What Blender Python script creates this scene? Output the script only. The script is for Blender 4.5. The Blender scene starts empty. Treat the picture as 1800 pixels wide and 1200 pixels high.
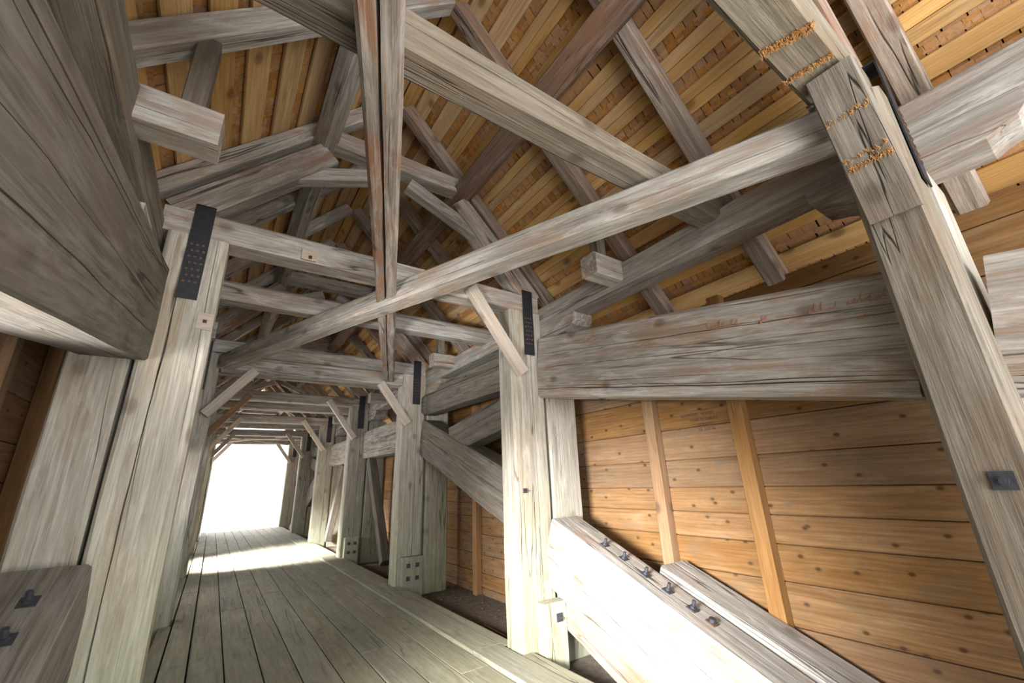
import bpy, math, random
from mathutils import Vector, Matrix, noise
random.seed(7)
S = bpy.context.scene
COL = S.collection

# ------------------------------------------------------------------ camera
XM = 1.17                                   # centre line of the bridge
CAM = Vector((0.0, 0.0, 1.5))
F_PX = 729.84
_y, _p, _r = math.radians(34.81444885), math.radians(18.52006264), math.radians(-2.22568926)
_f = Vector((math.sin(_y)*math.cos(_p), math.cos(_y)*math.cos(_p), math.sin(_p)))
_rt = Vector((math.cos(_y), -math.sin(_y), 0)); _up = _rt.cross(_f)
RT = _rt*math.cos(_r) + _up*math.sin(_r); UP = -_rt*math.sin(_r) + _up*math.cos(_r)
cd = bpy.data.cameras.new('camera'); cam = bpy.data.objects.new('camera', cd); COL.objects.link(cam)
cd.sensor_width = 36.0; cd.lens = F_PX/1800*36.0; cd.clip_start = 0.02; cd.clip_end = 500
cam.matrix_world = Matrix(((RT.x, UP.x, -_f.x, CAM.x), (RT.y, UP.y, -_f.y, CAM.y), (RT.z, UP.z, -_f.z, CAM.z), (0, 0, 0, 1)))
S.camera = cam

# ------------------------------------------------------------------ light and exposure
S.view_settings.view_transform = 'Standard'
try: S.view_settings.look = 'None'
except Exception: pass
S.view_settings.gamma = 1.0
S.view_settings.use_curve_mapping = False
S.view_settings.exposure = 0.0
w = bpy.data.worlds.new('overcast_sky'); S.world = w; w.use_nodes = True
bg = w.node_tree.nodes['Background']; bg.inputs[0].default_value = (0.93, 0.96, 1.0, 1); bg.inputs[1].default_value = 2.6

def area(name, loc, direction, sx, sy, watts, col=(1, 1, 1), spread=180):
    l = bpy.data.lights.new(name, 'AREA'); l.shape = 'RECTANGLE'; l.size = sx; l.size_y = sy
    l.energy = watts; l.color = col; l.spread = math.radians(spread)
    o = bpy.data.objects.new(name, l); COL.objects.link(o); o.location = loc
    o.rotation_euler = Vector(direction).to_track_quat('-Z', 'Y').to_euler()
    return o
# daylight through unseen left-wall openings and through the near portal behind the camera
WARM = (1.0, 0.975, 0.95)
area('daylight_window_near', (-1.50, 1.05, 1.60), (4.4, 2.1, -1.35), 1.3, 0.7, 150, WARM, 50)
area('daylight_window_near_soft', (-1.50, 1.05, 1.48), (.82, .95, .57), 1.2, 0.5, 40, WARM, 46)
area('daylight_window_far', (-1.50, 11.8, 1.72), (1, 0.25, -0.60), 1.6, 0.7, 650, WARM, 52)
for _i, (_a, _e) in enumerate(((6.2, 45), (8.8, 75), (11.8, 75), (15.7, 90), (19.4, 90))):  # fill lamps added along the left wall to brighten the depth
    area('left_fill_light', (-1.50, _a, 1.52), (1, 0.0, 0.35), 1.5, 0.7, _e, WARM, 170)
area('daylight_portal_near', (1.17, -4.0, 1.5), (0, 1, 0.16), 5.0, 2.8, 520, WARM, 180)
area('daylight_portal_far', (1.17, 25.0, 1.9), (0, -1, -0.05), 5.0, 3.4, 600, WARM, 180)
# high sun beside the bridge: lights the ground outside the portals and eaves
_s = bpy.data.lights.new('sun', 'SUN'); _s.energy = 9.0; _s.angle = math.radians(2); _s.color = (1.0, 0.96, 0.9)
_so = bpy.data.objects.new('sun', _s); COL.objects.link(_so); _so.rotation_euler = Vector((-.45, -.12, -.88)).to_track_quat('-Z', 'Y').to_euler()

# ------------------------------------------------------------------ materials
def node_mat(name):
    m = bpy.data.materials.new(name); m.use_nodes = True
    nt = m.node_tree
    return m, nt, nt.nodes['Principled BSDF']

class N:
    def __init__(s, nt): s.nt = nt
    def n(s, t, **k):
        o = s.nt.nodes.new(t)
        for a, b in k.items(): setattr(o, a, b)
        return o
    def l(s, a, b): s.nt.links.new(a, b)
    def ramp(s, fac, stops, interp='LINEAR'):
        r = s.n('ShaderNodeValToRGB'); r.color_ramp.interpolation = interp
        e = r.color_ramp.elements
        while len(e) < len(stops): e.new(0.5)
        for q, (p, c) in zip(e, stops):
            q.position = p; q.color = c if len(c) == 4 else (*c, 1)
        s.l(fac, r.inputs[0]); return r.outputs[0]
    def mix(s, fac, a, b, mode='MIX'):
        m = s.n('ShaderNodeMix', data_type='RGBA', blend_type=mode)
        for i, v in ((0, fac), (6, a), (7, b)):
            if hasattr(v, 'node'): s.l(v, m.inputs[i])
            else: m.inputs[i].default_value = v if i == 0 else (*v, 1) if len(v) == 3 else v
        return m.outputs[2]
    def mth(s, op, a, b=0.0, clamp=False):
        m = s.n('ShaderNodeMath', operation=op); m.use_clamp = clamp
        for i, v in ((0, a), (1, b)):
            if hasattr(v, 'node'): s.l(v, m.inputs[i])
            else: m.inputs[i].default_value = v
        return m.outputs[0]
    def noise(s, vec, scale, detail=4, rough=.55, dist=0.0):
        t = s.n('ShaderNodeTexNoise'); t.inputs['Scale'].default_value = scale
        t.inputs['Detail'].default_value = detail; t.inputs['Roughness'].default_value = rough
        t.inputs['Distortion'].default_value = dist
        s.l(vec, t.inputs['Vector']); return t.outputs[0]
    def mapped(s, vec, sc):
        m = s.n('ShaderNodeMapping'); m.inputs['Scale'].default_value = sc
        s.l(vec, m.inputs['Vector']); return m.outputs[0]

def wood(name, dark, light, warm, warm_amt=.4, bleach=None, bleach_amt=.0, algae=0.0, crack=.8, knots=.5,
         grain=1.0, tint=.14, bump=.6, rough=.85, rings=0.0, dirt=0.0, island=False, kd=1.15):
    """long-grained timber: the grain runs along local X of the object"""
    m, nt, b = node_mat(name); g = N(nt)
    tc = g.n('ShaderNodeTexCoord'); oi = g.n('ShaderNodeObjectInfo')
    if island:
        ge = g.n('ShaderNodeNewGeometry'); rnd = ge.outputs['Random Per Island']
    else: rnd = oi.outputs['Random']
    cmb = g.n('ShaderNodeCombineXYZ')
    for i, k in enumerate((53.0, 31.0, 17.0)): g.l(g.mth('MULTIPLY', rnd, k), cmb.inputs[i])
    va = g.n('ShaderNodeVectorMath', operation='ADD'); g.l(tc.outputs['Object'], va.inputs[0]); g.l(cmb.outputs[0], va.inputs[1])
    P = va.outputs[0]
    fine = g.noise(g.mapped(P, (2.4, 95*grain, 95*grain)), 1.0, 4, .6, .1)
    fib = g.mth('ADD', g.mth('MULTIPLY', g.noise(g.mapped(P, (1.5, 30*grain, 30*grain)), 1.0, 7, .66, .25), .6), g.mth('MULTIPLY', fine, .4))
    med = g.noise(g.mapped(P, (0.7, 10*grain, 10*grain)), 1.0, 6, .65, .4)
    pat = g.noise(g.mapped(P, (1.0, 4.2, 4.2)), 1.0, 7, .68, .7)
    pat2 = g.noise(g.mapped(P, (1.1, 6.5, 6.5)), 1.7, 7, .72, .5)
    c = g.ramp(fib, [(.38, dark), (.59, light)])
    c = g.mix(g.ramp(med, [(.38, (0, 0, 0)), (.62, (.55, .55, .55))]), c, tuple(.62*a+.38*x for a, x in zip(dark, light)), 'MIX')
    c = g.mix(g.ramp(pat, [(.49, (0, 0, 0)), (.60, (warm_amt,)*3)]), c, warm)
    if rings:
        wv = g.n('ShaderNodeTexWave', wave_type='RINGS', rings_direction='X'); wv.inputs['Scale'].default_value = 9
        wv.inputs['Distortion'].default_value = 5; wv.inputs['Detail'].default_value = 3; wv.inputs['Detail Scale'].default_value = 1.2
        g.l(g.mapped(P, (.16, 2.2, 2.2)), wv.inputs['Vector'])
        c = g.mix(g.mth('MULTIPLY', g.ramp(wv.outputs[1], [(.35, (0, 0, 0)), (1, (1, 1, 1))]), rings), c, tuple(x*.62 for x in warm), 'MIX')
    if bleach:
        c = g.mix(g.ramp(pat2, [(.50, (0, 0, 0)), (.72, (bleach_amt,)*3)]), c, bleach)
    bsrc = fib
    if knots:
        vo = g.n('ShaderNodeTexVoronoi'); vo.inputs['Scale'].default_value = 1.0; vo.inputs['Randomness'].default_value = 1
        sx = g.n('ShaderNodeSeparateXYZ'); g.l(P, sx.inputs[0]); cb = g.n('ShaderNodeCombineXYZ')
        g.l(g.mth('MULTIPLY', sx.outputs[0], kd), cb.inputs[0]); g.l(g.mth('MULTIPLY', g.mth('ADD', sx.outputs[1], sx.outputs[2]), kd*1.5), cb.inputs[1])
        vo.voronoi_dimensions = '2D'; g.l(cb.outputs[0], vo.inputs['Vector'])
        kn = g.ramp(vo.outputs['Distance'], [(.030, (1, 1, 1)), (.055, (.7,)*3), (.075, (.18,)*3), (.12, (0, 0, 0))])
        c = g.mix(g.mth('MULTIPLY', kn, knots), c, tuple(x*.36 for x in warm))
    if crack:
        cn = g.noise(g.mapped(P, (.28, 5.5, 5.5)), 1.0, 3, .5, .25)
        d = g.mth('ABSOLUTE', g.mth('SUBTRACT', cn, .5))
        msk = g.ramp(g.noise(g.mapped(P, (.5, 2, 2)), 1.0, 2), [(.46, (0, 0, 0)), (.56, (1, 1, 1))])
        ck = g.mth('MULTIPLY', g.ramp(d, [(.002, (1, 1, 1)), (.009, (0, 0, 0))]), msk)
        c = g.mix(g.mth('MULTIPLY', ck, crack), c, tuple(x*.22 for x in dark))
        bsrc = g.mth('SUBTRACT', fib, g.mth('MULTIPLY', ck, 1.4))
    if algae:
        geo = g.n('ShaderNodeNewGeometry'); sp = g.n('ShaderNodeSeparateXYZ'); g.l(geo.outputs['Position'], sp.inputs[0])
        h = g.mth('ADD', sp.outputs[2], g.mth('MULTIPLY', pat, 1.6))
        c = g.mix(g.ramp(g.mth('MULTIPLY', h, .25), [(.15, (algae,)*3), (.62, (0, 0, 0))]), c, (.20, .235, .12))
    if dirt:
        dn = g.noise(g.mapped(P, (2.2, 3.5, 3.5)), 1.6, 6, .7, .5)
        c = g.mix(g.ramp(dn, [(.52, (0, 0, 0)), (.75, (dirt,)*3)]), c, (.13, .115, .085))
    hv = g.n('ShaderNodeHueSaturation'); g.l(c, hv.inputs['Color'])
    g.l(g.mth('ADD', g.mth('MULTIPLY', rnd, 2*tint), 1-tint), hv.inputs['Value'])
    g.l(g.mth('ADD', g.mth('MULTIPLY', g.mth('FRACT', g.mth('MULTIPLY', rnd, 7.3)), .3), .85), hv.inputs['Saturation'])
    g.l(hv.outputs[0], b.inputs['Base Color'])
    b.inputs['Roughness'].default_value = rough
    try: b.inputs['Specular IOR Level'].default_value = .25
    except Exception: pass
    bp = g.n('ShaderNodeBump'); bp.inputs['Strength'].default_value = bump; bp.inputs['Distance'].default_value = .012
    g.l(bsrc, bp.inputs['Height']); g.l(bp.outputs[0], b.inputs['Normal'])
    return m

def plain(name, col, rough=.6, metal=0.0, var=.25, sc=30):
    m, nt, b = node_mat(name); g = N(nt)
    tc = g.n('ShaderNodeTexCoord')
    n = g.noise(tc.outputs['Object'], sc, 5, .6)
    g.l(g.ramp(n, [(.3, tuple(x*(1-var) for x in col)), (.7, tuple(x*(1+var) for x in col))]), b.inputs['Base Color'])
    b.inputs['Roughness'].default_value = rough; b.inputs['Metallic'].default_value = metal
    return m

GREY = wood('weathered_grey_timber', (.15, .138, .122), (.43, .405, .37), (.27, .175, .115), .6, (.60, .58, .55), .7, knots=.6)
POST = wood('weathered_post_timber', (.20, .182, .15), (.46, .435, .375), (.28, .20, .12), .4, (.60, .575, .53), .55, algae=.55, knots=.5)
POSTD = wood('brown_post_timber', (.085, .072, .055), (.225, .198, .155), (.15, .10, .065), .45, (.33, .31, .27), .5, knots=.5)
WARMG = wood('warm_streaked_timber', (.125, .098, .078), (.36, .315, .275), (.25, .125, .07), .85, (.52, .50, .475), .75, knots=.8, kd=1.4)
RED = wood('red_brown_purlin_timber', (.10, .06, .042), (.24, .155, .115), (.21, .105, .062), .75, (.40, .34, .30), .4, knots=.7)
OLIVE = wood('olive_brown_timber', (.085, .072, .055), (.215, .185, .148), (.15, .105, .07), .5, (.32, .29, .25), .45, knots=.6)
BROWN = wood('brown_roof_timber', (.12, .088, .066), (.33, .27, .225), (.23, .125, .078), .7, (.48, .44, .40), .5, knots=.6)
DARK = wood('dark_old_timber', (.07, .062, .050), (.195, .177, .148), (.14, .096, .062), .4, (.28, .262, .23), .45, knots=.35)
PALE = wood('pale_new_timber', (.36, .30, .24), (.56, .50, .43), (.47, .34, .23), .35, (.62, .58, .53), .3, crack=.4, knots=.5)
PINE = wood('orange_pine_plank', (.155, .082, .035), (.285, .168, .081), (.19, .096, .040), .5, (.33, .235, .145), .45, crack=.25, knots=.95, grain=.8, tint=.10, bump=.15, rings=.22, dirt=.6, kd=3.2)
BATT = wood('orange_pine_batten', (.20, .105, .043), (.35, .205, .097), (.24, .12, .05), .5, (.37, .26, .15), .3, crack=.3, knots=.7, tint=.08, bump=.15, rings=.1)
ROOF = wood('golden_roof_board', (.36, .21, .09), (.60, .40, .19), (.45, .255, .105), .45, (.64, .51, .33), .4, crack=.25, knots=.8, tint=.2, bump=.15, rings=.2)
SHIN = wood('orange_shingle', (.27, .13, .045), (.44, .235, .095), (.35, .165, .055), .5, (.40, .28, .17), .35, crack=0, knots=0, tint=.2, bump=.2, island=True)
DECK = wood('dusty_deck_plank', (.16, .152, .105), (.275, .264, .19), (.21, .185, .12), .35, (.36, .352, .285), .5, crack=.4, knots=.3, tint=.09, dirt=.5, bump=.4)
IRON = plain('dark_iron', (.035, .037, .045), .5, .6)
BOLT = plain('dark_steel', (.055, .058, .070), .5, .5)
RUST = plain('rusty_iron', (.11, .06, .042), .8, .2)
COVER = plain('light_block_brown', (.16, .08, .03), .95)  # for the added sheets that block light behind shingles and planks
DIRT = plain('dirty_ledge', (.10, .08, .06), 1, 0, .4, 12)
LEAF = plain('dry_leaves', (.20, .09, .05), .9, 0, .5, 60)
GRAVEL = plain('pale_gravel', (.55, .53, .49), 1, 0, .15, 3)
CHALK = plain('red_chalk', (.40, .17, .10), .9, 0, .2)
INK = plain('pencil_grey', (.07, .055, .045), .9, 0, .1)
SPLINT = plain('fresh_splinters', (.46, .25, .09), .9, 0, .4, 60)

# ------------------------------------------------------------------ object helpers
WORLD = {}
GROUPS = {'inner_post': 'inner posts of the frames', 'outer_post': 'outer posts of the frames', 'tie_beam': 'tie beams on the posts', 'cross_beam': 'intermediate cross beams',
          'saddle_timber': 'saddle timbers under the plates', 'knee_brace': 'knee braces under the tie beams', 'stub_beam': 'stub beams on the plates', 'stub_post': 'little uprights on the stub beams',
          'truss_strut': 'leaning struts of the roof trusses', 'collar_brace': 'braces below the collar beams', 'collar_beam': 'collar beams of the roof trusses', 'rafter': 'rafters of the roof',
          'purlin': 'purlins of the roof', 'wall_plate': 'wall plates', 'wind_brace': 'crossing wind braces', 'arch_strut': 'diagonal struts of the side trusses', 'straining_beam': 'level beams of the side trusses',
          'arch_beam': 'sloping beams of the side trusses', 'counter_brace': 'counter braces of the side trusses', 'under_plate': 'runners below the wall plates', 'truss_brace': 'slim braces of the side trusses',
          'cleat': 'bolted cleats at the post feet', 'lower_strut': 'timbers under the bolted struts', 'back_sill': 'timbers behind the bolted struts'}
def link(name, me, mat, M=None, parent=None, label=None, cat=None, group=None, kind=None):
    o = bpy.data.objects.new(name, me); COL.objects.link(o)
    M = M or Matrix.Identity(4)
    if mat and me and not me.materials: me.materials.append(mat)
    if parent:
        o.parent = parent; o.matrix_parent_inverse = WORLD[parent.name].inverted()
    o.matrix_basis = M; WORLD[o.name] = M
    if label: o['label'] = label
    if cat: o['category'] = cat
    if label and cat and not group: group = GROUPS.get(name)
    if group: o['group'] = group
    if kind: o['kind'] = kind
    return o

def mesh(name, v, f, smooth=False):
    me = bpy.data.meshes.new(name); me.from_pydata(v, [], f); me.update()
    if smooth: me.polygons.foreach_set('use_smooth', [True]*len(me.polygons))
    return me

def basis(p0, p1, up):
    x = (p1-p0).normalized(); z = up - x*up.dot(x); z.normalize(); y = z.cross(x)
    return Matrix(((x.x, y.x, z.x, p0.x), (x.y, y.y, z.y, p0.y), (x.z, y.z, z.z, p0.z), (0, 0, 0, 1)))

def timber_mesh(name, L, a, b, cham=.014, amp=.006, step=.16, grooves=(), bow=0.0, seed=0.0, taper=0.0, wane=1.0):
    """hewn balk along +X, section 2a x 2b; grooves = (side, position 0..1, half width, depth); side 0 -z, 1 +y, 2 +z, 3 -y"""
    n = max(2, int(L/step)+1)
    v = []; f = []; ring = None; sharp = []
    for i in range(n+1):
        x = L*i/n; k = 1-taper*i/n
        nz = lambda q, s=1.0: noise.noise(Vector((x*s+seed*7.3, q*5.1+seed, seed*3.7)))
        oy = amp*.8*nz(11, .5) + bow*math.sin(math.pi*x/L); oz = amp*.8*nz(12, .5)
        pts = []; edge = max(0.0, min(1.0, min(x, L-x)/.35))
        for sd in range(4):
            half, dep = (a, b) if sd in (0, 2) else (b, a)
            half *= k; dep *= k
            wdt = 2*half
            c0 = min(.4, cham*(1+.8*wane*nz(sd*3+1))/wdt); c1 = min(.4, cham*(1+.8*wane*nz(((sd+1) % 4)*3+1))/wdt)
            st = [(max(c0, .002), 0, 0)]
            gs = sorted([q for q in grooves if q[0] == sd], key=lambda q: q[1])
            if not gs: st.append((.5, amp*nz(sd*7+2, 1.3), 0))
            for q in gs:
                cc = q[1] + .035*nz(q[1]*13+sd, .9) + .012*nz(q[1]*17, 4)
                hw = q[2]/wdt*(.35+.65*edge)*(1+.7*nz(q[1]*9, 2)); dd = q[3]*edge*(1+.5*nz(q[1]*5, 1.1))
                st += [(cc-hw, 0, 0), (cc, -dd, 0), (cc+hw, 0, 0)]
            st.append((1-max(c1, .002), 0, 0))
            for t, off, _ in st:
                u = -half+t*wdt; d = dep+off+amp*.5*nz(sd*5+t*2, 1.7)
                pts.append({0: (u, -d), 1: (d, u), 2: (-u, d), 3: (-d, -u)}[sd])
        m = len(pts); ring = m
        ex = 0.0
        v += [(x+ex, p[0]+oy, p[1]+oz) for p in pts]
    for i in range(n):
        for j in range(ring):
            q = i*ring+j; r = i*ring+(j+1) % ring
            f.append((q, r, r+ring, q+ring))
    f.append(tuple(range(ring-1, -1, -1))); f.append(tuple(n*ring+j for j in range(ring)))
    return mesh(name, v, f)

_sd = [0]
def timber(name, p0, p1, wdt, hgt, mat, up=(0, 0, 1), parent=None, label=None, cat=None, group=None, **k):
    _sd[0] += 1
    p0 = Vector(p0); p1 = Vector(p1)
    me = timber_mesh(name, (p1-p0).length, wdt/2, hgt/2, seed=_sd[0]*1.37, **k)
    return link(name, me, mat, basis(p0, p1, Vector(up)), parent, label, cat, group)

def along_y(name, x0, x1, z0, z1, y0, y1, mat, **k):
    return timber(name, ((x0+x1)/2, y0, (z0+z1)/2), ((x0+x1)/2, y1, (z0+z1)/2), abs(x1-x0), z1-z0, mat, **k)
def along_x(name, y0, y1, z0, z1, x0, x1, mat, **k):
    return timber(name, (x0, (y0+y1)/2, (z0+z1)/2), (x1, (y0+y1)/2, (z0+z1)/2), y1-y0, z1-z0, mat, **k)
def along_z(name, x0, x1, y0, y1, z0, z1, mat, **k):
    # section: width along world x, height along world y
    return timber(name, ((x0+x1)/2, (y0+y1)/2, z0), ((x0+x1)/2, (y0+y1)/2, z1), abs(x1-x0), y1-y0, mat, up=(0, 1, 0), **k)

def box_verts(x0, x1, y0, y1, z0, z1):
    return ([(x0, y0, z0), (x1, y0, z0), (x1, y1, z0), (x0, y1, z0), (x0, y0, z1), (x1, y0, z1), (x1, y1, z1), (x0, y1, z1)],
            [(3, 2, 1, 0), (4, 5, 6, 7), (0, 1, 5, 4), (1, 2, 6, 5), (2, 3, 7, 6), (3, 0, 4, 7)])

class MB:
    def __init__(s): s.v = []; s.f = []
    def add(s, v, f, M=None):
        o = len(s.v)
        s.v += [tuple(M @ Vector(p)) if M else p for p in v]; s.f += [tuple(i+o for i in q) for q in f]
    def box(s, x0, x1, y0, y1, z0, z1, M=None): s.add(*box_verts(x0, x1, y0, y1, z0, z1), M)
    def cyl(s, p0, p1, r, n=8, r1=None):
        p0 = Vector(p0); p1 = Vector(p1); d = (p1-p0).normalized()
        a = d.orthogonal().normalized(); b = d.cross(a); r1 = r if r1 is None else r1
        v = [tuple(p0+(a*math.cos(2*math.pi*i/n)+b*math.sin(2*math.pi*i/n))*r) for i in range(n)]
        v += [tuple(p1+(a*math.cos(2*math.pi*i/n)+b*math.sin(2*math.pi*i/n))*r1) for i in range(n)]
        f = [(i, (i+1) % n, (i+1) % n+n, i+n) for i in range(n)] + [tuple(range(n-1, -1, -1)), tuple(range(n, 2*n))]
        s.add(v, f)
    def tube(s, pts, r, n=6):
        for a, b in zip(pts[:-1], pts[1:]): s.cyl(a, b, r, n)
    def mesh(s, name): return mesh(name, s.v, s.f)

def board_mesh(name, L, a, b, ch=.003):
    """plain sawn board along +X with slightly broken edges"""
    v = []
    for x in (0, L):
        for y, z in ((-a+ch, -b), (a-ch, -b), (a, -b+ch), (a, b-ch), (a-ch, b), (-a+ch, b), (-a, b-ch), (-a, -b+ch)): v.append((x, y, z))
    f = [(i, (i+1) % 8, (i+1) % 8+8, i+8) for i in range(8)] + [tuple(range(7, -1, -1)), tuple(range(8, 16))]
    return mesh(name, v, f)
_bm = {}
def board(name, p0, p1, wdt, thk, mat, up, parent, roll=0.0):
    p0 = Vector(p0); p1 = Vector(p1); L = round((p1-p0).length, 2)
    key = (name, L, round(wdt, 3), round(thk, 3), mat.name)
    if key not in _bm: _bm[key] = board_mesh(name, L, wdt/2, thk/2)
    M = basis(p0, p1, Vector(up))
    if roll: M = M @ Matrix.Rotation(roll, 4, 'X')
    return link(name, _bm[key], mat, M, parent)

def mir(x): return 2*XM - x

# ------------------------------------------------------------------ dimensions read from the place
FR = [.24, 3.65, 7.08, 10.70, 14.35, 17.95, 21.40]      # near faces of the frames
ORD = ['nearest', 'second', 'third', 'fourth', 'fifth', 'sixth', 'farthest']
Y0, Y1 = -1.0, 21.75                                     # the two portals
SL = 1.045; RID = 5.65                                   # roof pitch, rafter underside at the ridge
NRM = math.hypot(1, SL)
def zr(x): return RID - SL*abs(x-XM)                     # rafter underside
def slope_pt(side, s, off, y):                           # s down the slope from the ridge, off outward from rafter underside
    return Vector((XM + side*(s/NRM + off*SL/NRM), y, RID - SL*s/NRM + off/NRM))

# ------------------------------------------------------------------ floor
def root(name, kind='structure'):
    return link(name, None, None, kind=kind)
floor = root('floor')
me = MB(); me.box(-1.5, -.02, Y0, Y1, -.42, -.16); me.box(2.45, 3.85, Y0, Y1, -.42, -.16)
link('ledge', me.mesh('ledge'), DIRT, None, floor)
me = MB(); me.box(-.02, 2.45, Y0, Y1, -.42, -.09); link('underfloor', me.mesh('underfloor'), DIRT, None, floor)
edges = [-.165, .04, .315, .585, .845, 1.115, 1.385, 1.655, 1.925, 2.2, 2.495]
for i in range(len(edges)-1):
    x0, x1 = edges[i]+.006, edges[i+1]-.006
    y = Y0 + (0 if i in (0, 9) else random.uniform(-2.5, 0))
    while y < Y1:
        L = random.choice((4.5, 5.0, 5.5, 6.0)); y2 = min(y+L, Y1); ys = max(y, Y0)
        if y2-ys > .3:
            dz = random.uniform(-.004, .004) + (.028 if i in (0, 9) else 0)
            board('plank', ((x0+x1)/2, ys+.003, -.045+dz), ((x0+x1)/2, y2-.003, -.045+dz), x1-x0, .085, DECK, (0, 0, 1), floor, random.uniform(-.006, .006))
        y = y2
for k in range(6):
    ya, yb = FR[k]+.30, FR[k+1]-.02
    board('plank', (-.235, ya, -.03), (-.235, yb, -.03), .12, .085, DECK, (0, 0, 1), floor)
    board('plank', (2.565, ya, -.025), (2.565, yb, -.025), .12, .085, DECK, (0, 0, 1), floor)

# dry leaves on the ledges
for side, x0, x1, lab in ((1, 2.75, 3.65, 'dry leaves and crumbs on the ledge along the right wall'), (-1, -.40, -.22, 'dry leaves in the gap beside the left deck edge')):
    mb = MB()
    for i in range(900):
        x = random.uniform(x0, x1); y = random.uniform(3.9, 15) if side > 0 else random.uniform(3.95, 12); r = random.uniform(.012, .03)
        M = Matrix.Translation((x, y, -.15+random.uniform(0, .012))) @ Matrix.Rotation(random.uniform(0, 6.3), 4, 'Z') @ Matrix.Rotation(random.uniform(-.6, .6), 4, 'X')
        mb.add([(-r, 0, 0), (0, -r*.6, .004), (r, 0, 0), (0, r*.6, .004)], [(0, 1, 2), (0, 2, 3)], M)
    o = link('leaf_litter', mb.mesh('leaf_litter'), LEAF, None, None, lab, 'leaves', None, 'stuff')

# ------------------------------------------------------------------ side walls
J0 = [-.28, -.06, .14, .40, .70, .96, 1.17, 1.38, 1.63, 1.92, 2.26, 2.58, 2.90, 3.16]
def wall(side, xi, name, openings=()):
    r = root(name)
    J = J0[:-1] + [3.06 if side > 0 else 3.16]; top = J[-1]+.01
    for j in range(len(J)-1):
        z0, z1 = J[j]+.004, J[j+1]-.004
        y = Y0; L = 4.87
        while y < Y1:
            ys, ye = max(y, Y0), min(y+L, Y1); y += L; L = random.choice((3.2, 4.2, 5.3))
            segs = [(ys, ye)]
            for (a, b, za, zb) in openings:
                if z0 > za-.05 and z1 < zb+.05:
                    segs = [q for s in segs for q in ((s[0], min(s[1], a)), (max(s[0], b), s[1])) if q[1]-q[0] > .08]
            for s in segs:
                xc = xi + side*.0125 + side*random.uniform(0, .004)
                board('plank', (xc, s[0]+.003, (z0+z1)/2), (xc, s[1]-.003, (z0+z1)/2), .025, z1-z0, PINE, (0, 0, 1), r)
    # sheet added behind the planks to stop light leaking through the joints
    mb = MB(); xa, xb = sorted((xi+side*.034, xi+side*.05)); y = Y0
    for (a, b, za, zb) in openings:
        mb.box(xa, xb, y, a, -.35, top); mb.box(xa, xb, a, b, -.35, za); mb.box(xa, xb, a, b, zb, top); y = b
    mb.box(xa, xb, y, Y1, -.35, top)
    link('light_block_sheet', mb.mesh('light_block_sheet'), COVER, None, r)
    return r
wr = wall(1, 3.70, 'wall_right')
OPEN = [(.25, 1.95, 1.17, 1.92)] + [(c-.85, c+.85, 1.17, 1.92) for c in (6.2, 8.8, 11.8, 15.7, 19.4)]  # unseen openings; most beyond the nearest are added for fill light
wl = wall(-1, -1.36, 'wall_left', OPEN)
by = [-.35, 1.87, 2.77]
for k in range(1, 6):
    a, b = FR[k]+.26, FR[k+1]
    by += [a+.55+.0*k, a+1.55, a+2.55]
for y in by:
    zb = -.16
    if y == 1.87: zb = .30
    if y == 2.77: zb = .66
    timber('batten', (3.648, y, zb), (3.648, y, 3.07), .10, .12, BATT, up=(0, 1, 0), parent=wr, cham=.004, amp=.002, step=.8)
for y in [-.35, 2.77, 4.15, 5.1] + by[6:]:
    if any(a-.1 < y < b+.1 for a, b, _, _ in OPEN): continue
    timber('batten', (-1.308, y, -.16), (-1.308, y, 3.15), .10, .12, BATT, up=(0, 1, 0), parent=wl, cham=.004, amp=.002, step=.8)
for i, (a, b, za, zb) in enumerate(OPEN):  # frames of the unseen openings, added fill ones included
    mb = MB(); x0, x1 = -1.395, -1.26
    mb.box(x0, x1, a-.06, a, za-.06, zb+.06); mb.box(x0, x1, b, b+.06, za-.06, zb+.06)
    mb.box(x0, x1, a, b, za-.06, za); mb.box(x0, x1, a, b, zb, zb+.06)
    link('unseen_window_%d' % (i+1), mb.mesh('unseen_window_frame'), BATT, None, None, kind='structure')

# pencilled writing on a plank of the right wall
txt = ['BEURITSURS   NOUSET', 'FERME DE FEMURA', 'LAUSSONT', 'LE  2107 86']
for i, (t, y, z, s) in enumerate(zip(txt, (2.46, 2.37, 2.30, 2.29), (2.02, 1.97, 1.925, 1.88), (.034, .034, .034, .034))):
    cu = bpy.data.curves.new('lettering', 'FONT'); cu.body = t; cu.size = s; cu.extrude = .0004; cu.offset = .0003
    o = bpy.data.objects.new('lettering_tmp', cu); COL.objects.link(o)
    dg = bpy.context.evaluated_depsgraph_get(); me = bpy.data.meshes.new_from_object(o.evaluated_get(dg))
    bpy.data.objects.remove(o); me.materials.clear()
    M = Matrix(((0, 0, -1, 3.698), (-1, 0, 0, y), (0, 1, 0, z), (0, 0, 0, 1)))
    link('lettering', me, INK, M, wr)

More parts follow.
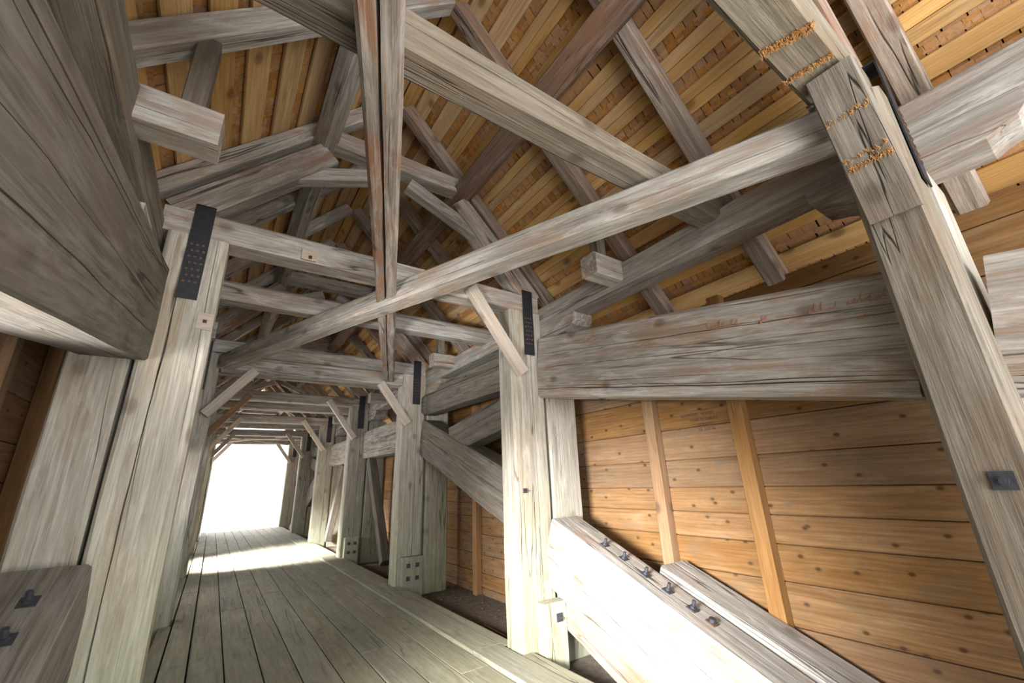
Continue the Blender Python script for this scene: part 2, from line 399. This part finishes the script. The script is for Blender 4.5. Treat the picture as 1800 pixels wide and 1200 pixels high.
# ------------------------------------------------------------------ roof
ceil = root('ceiling')
RB = [(-.165, -.005), (.03, .20), (.32, .50), (.61, .79), (.91, 1.09), (1.33, 1.52), (1.63, 1.82), (1.92, 2.10), (2.19, 2.32), (2.40, 2.60), (2.69, 2.83), (2.92, 3.03), (3.16, 3.34), (3.48, 3.66), (3.80, 3.98)]
PAIR = {(.61, .79), (1.33, 1.52), (1.63, 1.82), (1.92, 2.10), (2.40, 2.60)}
LB = [(-.165, -.005), (.03, .20), (.30, .48), (.58, .76), (.85, 1.03), (1.13, 1.30), (1.40, 1.585), (1.695, 1.885), (1.98, 2.155), (2.255, 2.435), (2.55, 2.72), (2.84, 3.01), (3.13, 3.31), (3.44, 3.62), (3.76, 3.96)]
ROFF = .165
def roof_board(side, s0, s1, y0, y1):
    p = slope_pt(side, (s0+s1)/2, ROFF+.012, y0); q = slope_pt(side, (s0+s1)/2, ROFF+.012, y1)
    up = Vector((side*SL/NRM, 0, 1/NRM))
    return board('roof_board', p, q, s1-s0-.003, .026, ROOF, up, ceil, random.uniform(-.01, .01))
for side, lst in ((1, RB), (-1, LB)):
    for (s0, s1) in lst:
        strips = [(s0, (s0+s1)/2), ((s0+s1)/2, s1)] if side > 0 and (s0, s1) in PAIR else [(s0, s1)]
        for (a, b) in strips:
            y = Y0 - .4
            first = True
            while y < Y1+.3:
                L = random.choice((6.0, 7.2, 8.4)); y2 = min(y+L, Y1+.3)
                if y2-y > .4: roof_board(side, a, b, round(y, 2), round(y2, 2))
                y = y2
# shingles showing between the boards: the largest in view are parts, the rest one part
cand = []
def px_size(p, s):
    d = p-CAM; z = d.dot(_f)
    if z < .1: return 0
    u = 900+F_PX*d.dot(RT)/z; v = 600-F_PX*d.dot(UP)/z
    if not (-20 < u < 1820 and -20 < v < 1220): return 0
    return F_PX*s/z
for side, lst in ((1, RB), (-1, LB)):
    gaps = [(lst[i][1], lst[i+1][0]) for i in range(len(lst)-1)] + [(lst[-1][1], lst[-1][1]+.10)]
    for g0, g1 in gaps:
        mid = (g0+g1)/2 + random.uniform(-.02, .02)
        for row in (0, 1):
            y = Y0-.35
            while y < Y1+.25:
                wd = random.uniform(.05, .105)
                if row == 0: a, b, o1, o2 = g0-.05, mid+.03+random.uniform(-.006, .006), .204, .198
                else: a, b, o1, o2 = mid-.012+random.uniform(-.008, .008), g1+.06, .196, .206
                c = slope_pt(side, (max(a, g0)+min(b, g1))/2, .2, y+wd/2)
                cand.append((px_size(c, wd*(g1-g0)), side, a, b, o1 + random.uniform(-.002, .002), o2, y, wd))
                y += wd+.007
cand.sort(key=lambda q: -q[0])
def shingle_verts(q):
    _, side, a, b, o1, o2, y, wd = q
    t = .007
    v = [tuple(slope_pt(side, s, o+d, yy)) for d in (0, t) for s, o, yy in ((a, o1, y), (b, o2, y), (b, o2, y+wd), (a, o1, y+wd))]
    f = [(3, 2, 1, 0), (4, 5, 6, 7), (0, 1, 5, 4), (1, 2, 6, 5), (2, 3, 7, 6), (3, 0, 4, 7)]
    if side > 0: f = [tuple(reversed(k)) for k in f]
    return v, f
_sh = {}
for q in cand[:290]:
    key = (q[1], round(q[2], 2), round(q[3], 2), round(q[7]*50))
    if key not in _sh:
        q0 = (0, q[1], round(q[2], 2), round(q[3], 2), q[4], q[5], 0.0, round(q[7]*50)/50-.001); _sh[key] = mesh('shingle', *shingle_verts(q0)); _sh[key].materials.append(SHIN)
    link('shingle', _sh[key], SHIN, Matrix.Translation((0, q[6], 0)), ceil)
mb = MB()
for q in cand[290:]: mb.add(*shingle_verts(q))
link('shingles', mb.mesh('shingles'), SHIN, None, ceil, kind='stuff')
mb = MB()
for side in (1, -1):
    v = [tuple(slope_pt(side, s, o, y)) for o in (.225, .26) for s, y in ((-.28, Y0-.45), (4.05, Y0-.45), (4.05, Y1+.35), (-.28, Y1+.35))]
    mb.add(v, [(3, 2, 1, 0), (4, 5, 6, 7), (0, 1, 5, 4), (1, 2, 6, 5), (2, 3, 7, 6), (3, 0, 4, 7)])
link('roof_light_block', mb.mesh('roof_light_block'), COVER, None, ceil)  # closed sheet added above the shingles to keep light out
# far gable boards above the portal opening
gz = 4.35
i = 0
while gz < 5.7:
    hw = (RID+.1-gz-.1)/SL
    if hw > .15: board('gable_board', (XM-hw, Y1-.1, gz+.1), (XM+hw, Y1-.1, gz+.1), .025, .19, ROOF, (0, 0, 1), ceil)
    gz += .197

# ground outside
mb = MB(); mb.box(-60, 60, -60, Y0-.02, -.6, -.14); mb.box(-60, 60, Y1+.02, 140, -.6, -.14)
link('ground', mb.mesh('ground'), GRAVEL, None, None, kind='structure')

# ------------------------------------------------------------------ wall plates, saddles, posts
SN = {1: 'right', -1: 'left'}
def X(side, x): return x if side > 0 else mir(x)
def yb(name, side, x0, x1, z0, z1, y0, y1, mat, **k):
    a, b = sorted((X(side, x0), X(side, x1))); return along_y(name, a, b, z0, z1, y0, y1, mat, **k)
for side in (1, -1):
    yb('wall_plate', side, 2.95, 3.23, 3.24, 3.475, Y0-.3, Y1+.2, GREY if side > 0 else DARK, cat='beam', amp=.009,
       label='long grey wall plate carrying the rafter feet above the %s posts' % SN[side], grooves=((3, .3, .006, .03),))

def prism_y(name, prof, x0, x1, mat, label):          # profile in (y,z), extruded along x
    n = len(prof)
    v = [(x0, y, z) for y, z in prof] + [(x1, y, z) for y, z in prof]
    f = [tuple(range(n)), tuple(range(2*n-1, n-1, -1))] + [(i, i+n, (i+1) % n+n, (i+1) % n) for i in range(n)]
    # keep local X along the bridge for the grain
    M = Matrix(((0, 1, 0, 0), (1, 0, 0, 0), (0, 0, -1, 0), (0, 0, 0, 1)))
    Mi = M.inverted(); v = [tuple(Mi @ Vector(p)) for p in v]
    return link(name, mesh(name, v, f), mat, M, None, label, 'corbel')
for side in (1, -1):
    for k in range(7):
        y = FR[k]; x0, x1 = sorted((X(side, 2.96), X(side, 3.24)))
        la, lb = (.40 if k == 0 else .58), .54
        prof = [(y-la, 3.235), (y-la+.0, 3.15), (y-la+.04, 3.10), (y-la+.10, 3.08), (y-la+.16, 3.05), (y+lb-.2, 3.05), (y+lb-.12, 3.085), (y+lb-.03, 3.11), (y+lb, 3.16), (y+lb, 3.235)]
        prism_y('saddle_timber', prof, x0, x1, GREY, 'short grey saddle timber with rounded ends under the %s wall plate at the %s post' % (SN[side], ORD[k]))

def strap(post, side, k):
    xa, xb = (2.705, 2.845) if side > 0 else (-.445, -.315)
    y = FR[k]
    mb = MB(); mb.box(xa, xb, y-.014, y-.006, 2.86, 3.66); mb.box(xa, xb, y-.014, y+.27, 3.655, 3.665); mb.box(xa, xb, y+.265, y+.273, 3.3, 3.66)
    st = link('iron_strap', mb.mesh('iron_strap'), IRON, None, post)
    st['label'] = 'dark perforated iron strap over the tie beam'
    mb = MB()
    for r in range(7):
        for c in range(3):
            px = xa+.030+c*.036+(.006 if r % 2 else -.004); pz = 2.995+r*.052
            mb.cyl((px, y-.020, pz), (px, y-.012, pz), .0105, 6)
    link('bolt_heads', mb.mesh('bolt_heads'), RUST, None, st, kind='stuff')

def shade(k, side):
    return POST
inner_posts = {}
for side in (1, -1):
    for k in range(7):
        y = FR[k]
        if side > 0: xi = (2.52, 2.965); xo = (2.995, 3.42)
        else: xi = (-.575, -.19); xo = (-.905, -.60)
        if k == 0 and side > 0: xi = (2.55, 2.965)
        d = .27 if k else .24
        if k == 0 and side < 0: y = .08; xi = (-.60, -.26)
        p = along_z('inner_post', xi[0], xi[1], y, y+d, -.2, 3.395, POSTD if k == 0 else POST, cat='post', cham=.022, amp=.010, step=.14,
                    label='%s inner post on the %s side, hewn timber with iron strap at head' % (ORD[k], SN[side]),
                    grooves=((0, .35 if side < 0 else .62, .004, .03),))
        strap(p, side, k) if k or side > 0 else None; inner_posts[(side, k)] = p
        along_z('outer_post', xo[0], xo[1], y, y+d, -.2, 3.048, POST, cat='post', cham=.02, amp=.010, step=.14,
                label='%s outer post on the %s side, close behind its inner post' % (ORD[k], SN[side]))

# bolted cleats at the post feet (right side)
def bolt_plate(parent, p, n, s=.03):
    """square washer with a hex bolt, on a face with normal n"""
    p = Vector(p); n = Vector(n).normalized(); M = basis(p, p+n, Vector((0, 0, 1)) if abs(n.z) < .9 else Vector((0, 1, 0)))
    mb = MB(); mb.box(-.002, .006, -s, s, -s, s, M); mb.cyl(M @ Vector((.004, 0, 0)), M @ Vector((.022, 0, 0)), s*.55, 6); mb.cyl(M @ Vector((.02, 0, 0)), M @ Vector((.034, 0, 0)), s*.3, 8)
    return link('bolt', mb.mesh('bolt'), BOLT, None, parent)
for k, x0, x1, z1 in ((1, 2.69, 2.955, .40), (2, 2.60, 2.935, .42), (3, 2.60, 2.9, .42)):
    y = FR[k]
    c = along_z('cleat', x0, x1, y-.135, y-.012, -.155, z1, POST, cat='block', cham=.006, amp=.002,
                label='bolted wooden cleat at the foot of the %s right post' % ORD[k])
    if k == 1: bolt_plate(c, (x1-.09, y-.137, .27), (0, -1, 0), .035)
    else:
        for bx in (.28, .72):
            for bz in (.12, .30): bolt_plate(c, (x0+(x1-x0)*bx, y-.137, bz), (0, -1, 0), .03)
# patches let into the near posts
p = inner_posts[(-1, 1)]
mb = MB(); mb.box(-.29, -.196, FR[1]-.012, FR[1]+.01, 2.64, 2.77); q = link('let_in_patch', mb.mesh('let_in_patch'), PALE, None, p); q['label'] = 'pale square patch with a bolt'
bolt_plate(q, (-.24, FR[1]-.013, 2.705), (0, -1, 0), .012)
p = inner_posts[(1, 0)]
b_ = bolt_plate(p, (2.545, .34, 1.43), (-1, 0, 0), .035)
bolt_plate(inner_posts[(1, 1)], (2.62, FR[1]-.012, 1.40), (0, -1, 0), .022)

# ------------------------------------------------------------------ arch: struts and straining beams in the side trusses
def side_beam(name, side, yz0, yz1, h, x0, x1, mat, label, cat='beam', **k):
    """yz = centre line"""
    xc = (X(side, x0)+X(side, x1))/2
    return timber(name, (xc, yz0[0], yz0[1]), (xc, yz1[0], yz1[1]), abs(x1-x0), h, mat, label=label, cat=cat, **k)
MIRY = lambda y: FR[3]*2+.25-y
for side in (1, -1):
    sn = SN[side]
    xi = 2.87 if side > 0 else 2.84
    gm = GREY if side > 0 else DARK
    inner_face = 3 if side < 0 else 1        # local +y of a beam that runs along +Y is -X
    gi = 1 if side > 0 else 3
    big = ((gi, .13, .004, .05), (gi, .17, .003, .03), (gi, .72, .003, .03), (gi, .48, .002, .02))
    # near bay: large sloping beam, from beyond the first frame to the second
    zc = lambda y: 2.715-.176*(3.6-y)
    o = side_beam('arch_beam', side, (.49, zc(.49)), (3.635, zc(3.635)), .69, xi, 3.21, gm,
              'huge grey hewn beam sloping between the nearest and second %s posts' % sn, grooves=big, cham=.02, amp=.010, step=.12)
    if side > 0: arch0 = o
    side_beam('arch_beam', side, (Y0, zc(Y0)), (.23, zc(.23)), .69, xi+.06, 3.24, gm,
              'grey sloping beam on the near side of the nearest %s post' % sn, grooves=big[:2], cham=.02, amp=.010)
    # strut of the near bay
    sp = .42 if side > 0 else .53; zb0 = 1.15 if side > 0 else 1.19
    zt = lambda y, sp=sp, zb0=zb0: zb0+sp*(y-3.6)
    ch = math.cos(math.atan(sp)); H = .62
    y0 = .5 if side > 0 else 1.3
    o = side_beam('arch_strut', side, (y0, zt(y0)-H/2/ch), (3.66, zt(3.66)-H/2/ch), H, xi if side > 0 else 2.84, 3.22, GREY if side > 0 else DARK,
              'long diagonal strut with bolts along its top, falling from the second %s post' % sn, cham=.02, amp=.008, step=.12,
              grooves=((gi, .62, .003, .03), (gi, .35, .003, .03)))
    ub = Vector((0, -sp, 1)).normalized()
    for i, by_ in enumerate((3.02, 2.81, 2.59, 2.39, 2.19, 2.05) if side > 0 else (3.28, 3.07, 2.86, 2.66, 2.46, 2.30)):
        px = 3.05 if side > 0 else -.67; p = Vector((px, by_, zt(by_)))
        M = basis(p, p+ub, Vector((0, 1, 0)))
        mb = MB(); wsh = MB(); wsh.box(-.004, .007, -.035, .035, -.035, .035, M)
        if i < 5: mb.cyl(M @ Vector((0, 0, 0)), M @ Vector((.022, 0, 0)), .022, 6); mb.cyl(M @ Vector((.02, 0, 0)), M @ Vector((.062, 0, 0)), .014, 8)
        else: mb.cyl(M @ Vector((0, 0, 0)), M @ Vector((.03, 0, 0)), .026, 6)
        bo = link('bolt', mb.mesh('bolt'), BOLT, None, o); link('washer', wsh.mesh('washer'), RUST if i == 5 else BOLT, None, bo)
    # thinner timber clamped under the strut, and the sill timber behind it
    zl = lambda y: zt(y)-.70
    side_beam('lower_strut', side, (1.6, zl(1.6)-.13), (3.64, zl(3.64)-.13), .27, xi+.09, 3.2, BROWN if side > 0 else DARK,  # right one takes a darker material for the shade of its recess
              'narrower timber lying under the bolted %s diagonal strut' % sn, cham=.008, amp=.003)
    side_beam('back_sill', side, (1.0, zt(1.0)-.06), (2.62, zt(2.62)-.06), .20, 3.25, 3.585, GREY,
              'flat grey timber behind the bolted %s strut against the plank wall' % sn, cham=.006, amp=.003)
    # second bay: steep strut, straining beam, counter brace
    for far in (0, 1):
        fy = (lambda y: MIRY(y)) if far else (lambda y: y)
        wh = 'far end' if far else 'second bay'
        a = .366; zt2 = lambda y: 2.66-a*(7.2-y); c2 = math.cos(math.atan(a)); H2 = .60
        side_beam('arch_strut', side, (fy(3.95), zt2(3.95)-H2/2/c2), (fy(7.06), zt2(7.06)-H2/2/c2), H2, xi, 3.21, DARK,
                  'big dark diagonal strut rising toward the middle, %s, %s truss' % (wh, sn), grooves=((gi, .55, .003, .04),), cham=.02, amp=.009)
        side_beam('straining_beam', side, (fy(3.95), 2.79), (fy(7.06), 2.85), .35, xi, 3.21, DARK,
                  'thick dark level beam above the diagonal strut, %s, %s truss' % (wh, sn), cham=.05, amp=.012)
        side_beam('counter_brace', side, (fy(3.95), 2.40), (fy(5.95), 2.13), .40, xi+.02, 3.19, DARK,
                  'short dark brace leaning on the diagonal strut, %s, %s truss' % (wh, sn), cham=.02, amp=.009, grooves=((gi, .6, .003, .03),))
        side_beam('under_plate', side, (fy(3.95), 3.06), (fy(7.06), 3.09), .12, 2.97, 3.23, DARK,
                  'dark runner just below the wall plate, %s, %s truss' % (wh, sn))
    # middle bays
    for k in (2, 3):
        side_beam('straining_beam', side, (FR[k]+.28, 2.43), (FR[k+1]-.01, 2.46), .64, xi, 3.21, GREY,
                  'deep grey level beam between the %s and %s %s posts' % (ORD[k], ORD[k+1], sn), grooves=((gi, .45, .003, .03),), amp=.010, cham=.02)
    side_beam('truss_brace', side, (9.0, .05), (10.40, 2.10), .20, 2.92, 3.10, DARK, 'slim brace leaning toward the fourth %s post' % sn)
    side_beam('truss_brace', side, (14.25, .05), (12.95, 2.13), .20, 2.92, 3.10, DARK, 'slim brace rising from the foot of the fifth %s post' % sn)
    zq = lambda y: 1.30-.42*(y-18.1)
    side_beam('arch_strut', side, (18.25, zq(18.25)-.34), (21.2, zq(21.2)-.34), .62, xi, 3.21, GREY, 'lowest diagonal strut beside the far portal, %s truss' % sn)

bolt_plate(arch0, (3.02, 2.85, 2.715-.176*(3.6-2.85)-.36), (0, 0, -1), .03)
# red chalk scribbles on the huge right beam
def scrawl(y, z, hh, n, wd, dy=0.0):
    mb = MB(); pts = []
    for i in range(n*6):
        t = i/6
        pts.append((2.858+.002*0, y - t*wd - .4*wd*math.sin(t*2*math.pi+.6), z + hh*(.5+.5*math.sin(t*2*math.pi))*(.55+.45*math.sin(t*1.9+y*5)) + dy*t/n))
    mb.tube([Vector(p) for p in pts], .0022, 4)
    link('chalk_scrawl', mb.mesh('chalk_scrawl'), CHALK, None, arch0)
scrawl(1.56, 2.52, .05, 9, .030, -.05); scrawl(1.20, 2.42, .05, 3, .02, .05)
scrawl(.92, 2.405, .07, 5, .034, -.02); scrawl(.73, 2.39, .06, 6, .034, -.02); scrawl(.70, 2.29, .04, 3, .02)

# ------------------------------------------------------------------ tie beams, sub ties, knee braces
for k in range(7):
    y = FR[k]; yy = (y, y+.24) if k else (.28, .51)
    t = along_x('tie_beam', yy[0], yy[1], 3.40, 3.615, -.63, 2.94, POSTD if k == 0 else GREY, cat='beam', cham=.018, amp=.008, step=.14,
            label='%s cross tie beam, resting on the heads of the %s pair of posts' % (ORD[k], ORD[k]))
    if k == 1:
        mb = MB(); mb.box(.33, .45, y-.012, y+.01, 3.405, 3.50); q = link('let_in_patch', mb.mesh('let_in_patch'), PALE, None, t); bolt_plate(q, (.40, y-.013, 3.43), (0, -1, 0), .014)
    if k == 0:
        tie0 = t
along_x('lower_tie', FR[2]-.03, FR[2]+.22, 3.17, 3.39, -.17, 2.50, GREY, cat='beam', cham=.016, amp=.008, label='lower cross beam tight under the third tie beam, holding the ends of the crossing braces')

bay = [(FR[k], FR[k+1]) for k in range(6)]
TH = []
for k in range(6):
    a = FR[k]; TH.append((a+1.09 if k == 0 else a+1.2, a+2.19 if k == 0 else a+2.38))
for k in range(6):
    y = TH[k][0]
    wd = .21
    along_x('cross_beam', y, y+wd, 3.385, 3.60, -.66, 3.04, OLIVE if k == 0 else GREY, cat='beam', cham=.03, amp=.010, step=.14,
            label='%s intermediate cross beam between two tie beams, ends on the wall plates' % ORD[k], grooves=((3, .55, .003, .02), (0, .6, .003, .02)) if k == 0 else ())
    y = TH[k][1]
    for side in (1, -1):
        a, b = sorted((X(side, 2.60), X(side, 3.2)))
        st = along_x('stub_beam', y-.10, y+.10, 3.28, 3.50, a, b, GREY, cat='beam', cham=.02, amp=.005, step=.1,
                label='%s short stub beam poking inward over the %s wall plate' % (ORD[k], SN[side]), grooves=((3, .7, .004, .03),))
        x = X(side, 2.75)
        along_z('stub_post', x-.055, x+.055, y-.05, y+.06, 3.50, zr(x)+.02, OLIVE, cat='post', cham=.006, amp=.003,
                label='little upright on the %s stub beam holding up a rafter, %s side' % (ORD[k], SN[side]))

def knee(k, side, mat, lap=True):
    y = FR[k]; x0, x1 = X(side, 2.63), X(side, 1.98)
    d = .10; yc = y-.055
    zb, zt_ = 2.62, 3.50
    if k == 2: zb, zt_ = 2.50, 3.165; yc -= .04; x0, x1 = X(side, 2.60), X(side, 2.09)
    return timber('knee_brace', (x0, yc, zb), (x1, yc, zt_), .085, .125, mat, up=(0, 0, 1), cat='brace', cham=.006, amp=.003,
                  label='%s knee brace from the %s post up to the %s tie beam' % ('orange' if mat is BATT else 'pale', ORD[k]+' '+SN[side], ORD[k]))
knee(1, 1, PALE)
for k in (2, 3, 4, 5, 6):
    knee(k, -1, BATT if k == 3 else PALE); knee(k, 1, PALE)
# knee brace of the nearest right post, seen from close below
kb = timber('knee_brace', (2.56, .35, 2.66), (2.27, .35, 3.40), .12, .20, OLIVE, up=(0, 1, 0), cat='brace', cham=.006, amp=.002,
       label='nearest knee brace with saw marks and splintered bands, close overhead at right')

def splinters(parent, p0, p1, wd, n, out, name='splinters'):
    mb = MB(); p0 = Vector(p0); p1 = Vector(p1); out = Vector(out)
    d = (p1-p0); t = d.normalized(); s = t.cross(out).normalized()
    for i in range(n):
        p = p0 + d*random.random() + s*random.uniform(-wd, wd)
        q = p + out*random.uniform(.003, .016) + s*random.uniform(-.022, .022) + t*random.uniform(-.008, .008)
        mb.cyl(p, q, random.uniform(.0012, .003), 4, .0006)
    link(name, mb.mesh(name), SPLINT, None, parent, kind='stuff')
splinters(tie0, (1.93, .29, 3.398), (1.86, .50, 3.398), .022, 420, (0, 0, -1))
splinters(tie0, (2.16, .30, 3.398), (2.13, .505, 3.398), .014, 240, (0, 0, -1))
nb = Vector((-.88, 0, -.39)).normalized()*0 + Vector((-.914, 0, -.405))
for zz, nn in ((2.93, 160), (2.97, 60), (3.17, 60)):
    t_ = (zz-2.66)/.74; c_ = Vector((2.56-.29*t_, .35, zz)) + Vector((-.931, 0, -.365))*.062
    splinters(kb, c_+Vector((0, -.09, 0)), c_+Vector((0, .09, 0)), .009, nn, (-.931, 0, -.365))
mb = MB(); mb.box(2.40, 2.52, .40, .512, 3.388, 3.401); q = link('housing_block', mb.mesh('housing_block'), DARK, None, tie0); bolt_plate(q, (2.43, .46, 3.388), (0, 0, -1), .010)

# ------------------------------------------------------------------ crossing wind braces under the ties
timber('wind_brace', (2.57, .36, 3.26), (-.115, 7.045, 3.28), .21, .205, GREY, cat='brace', cham=.02, amp=.010, step=.12, grooves=((0, .62, .003, .03), (1, .3, .002, .02)),
       label='long grey wind brace running from the nearest right post to the third left post')
timber('wind_brace', (-.02, .36, 3.29), (2.24, 7.045, 3.30), .185, .17, WARMG, cat='brace', cham=.018, amp=.010, step=.12, grooves=((0, .52, .009, .06),),
       label='deeply cracked wind brace crossing beneath the other, ending at the third right post')
timber('wind_brace', (-.1, FR[5]+.3, 3.40), (2.45, Y1-.3, 3.40), .05, .05, PALE, cat='brace', label='thin far wind brace below the portal, rising from left to right')
timber('wind_brace', (2.45, FR[5]+.3, 3.46), (-.1, Y1-.3, 3.46), .05, .05, PALE, cat='brace', label='thin far wind brace below the portal, rising from right to left')

# ------------------------------------------------------------------ roof trusses and rafters
for side in (1, -1):
    px = X(side, 1.93)
    n_ = Vector((side*SL/NRM, 0, 1/NRM))
    timber('purlin', (px, Y0-.3, 4.765), (px, Y1+.2, 4.765), .22 if side > 0 else .18, .12 if side > 0 else .15, RED if side > 0 else GREY, up=n_, cat='beam', cham=.008, amp=.006, step=.2,
           label='long purlin under the %s rafters' % SN[side])
for k in range(7):
    y = FR[k]; yc = y+.11
    if k == 0: yc = .40
    for side in (1, -1):
        b0 = Vector((X(side, 2.90), yc, 3.615-.05)); sl = 1.0
        L = Vector((X(side, 1.88), yc, 4.625))
        timber('truss_strut', b0, L, .235, .21, WARMG, up=(0, 1, 0), cat='strut', cham=.012, amp=.006, grooves=((2, .5, .003, .02),),
               label='leaning truss strut on the %s tie beam, %s slope' % (ORD[k], SN[side]))
        timber('collar_brace', (X(side, 2.34), yc-.02, 4.20), (X(side, 1.28), yc-.02, 4.64), .13, .14, GREY, cat='brace', cham=.01, amp=.004,
               label='short angled brace below the %s collar beam, %s side' % (ORD[k], SN[side]))
    timber('collar_beam', (X(-1, 1.86), yc, 4.85), (1.86, yc, 4.85), .19, .19, GREY, cat='beam', cham=.012, amp=.006,
           label='horizontal collar beam of the %s roof truss, between the two purlins' % ORD[k])
ry = []
for k in range(7):
    ry.append(((FR[k]+.11) if k else .17, 'above the %s tie beam' % ORD[k]))
    if k < 6:
        ry.append((TH[k][0]+.02 if k == 0 else TH[k][0]+.1, 'above the %s intermediate cross beam' % ORD[k]))
        ry.append((TH[k][1], 'above the %s pair of stub beams' % ORD[k]))
ry.append((-.9, 'behind the nearest tie beam'))
for y, where in ry:
    for side in (1, -1):
        n_ = Vector((side*SL/NRM, 0, 1/NRM))
        p = slope_pt(side, .0, .08, y); q = slope_pt(side, 3.95, .08, y)
        timber('rafter', p, q, .15, .155, BROWN if side > 0 else GREY, up=n_, cat='rafter', cham=.012, amp=.007, step=.15,
               label='%s rafter %s' % (SN[side], where))

# ------------------------------------------------------------------ rusty cable on the right ledge
mb = MB(); mb.tube([Vector(p) for p in ((2.86, 4.9, -.09), (2.83, 4.5, -.08), (2.80, 4.1, -.09), (2.74, 3.45, -.10), (2.76, 2.9, -.12), (2.8, 1.6, -.14))], .012, 6)
link('cable', mb.mesh('cable'), RUST, None, None, 'thin rusty cable lying along the right edge of the deck', 'cable')
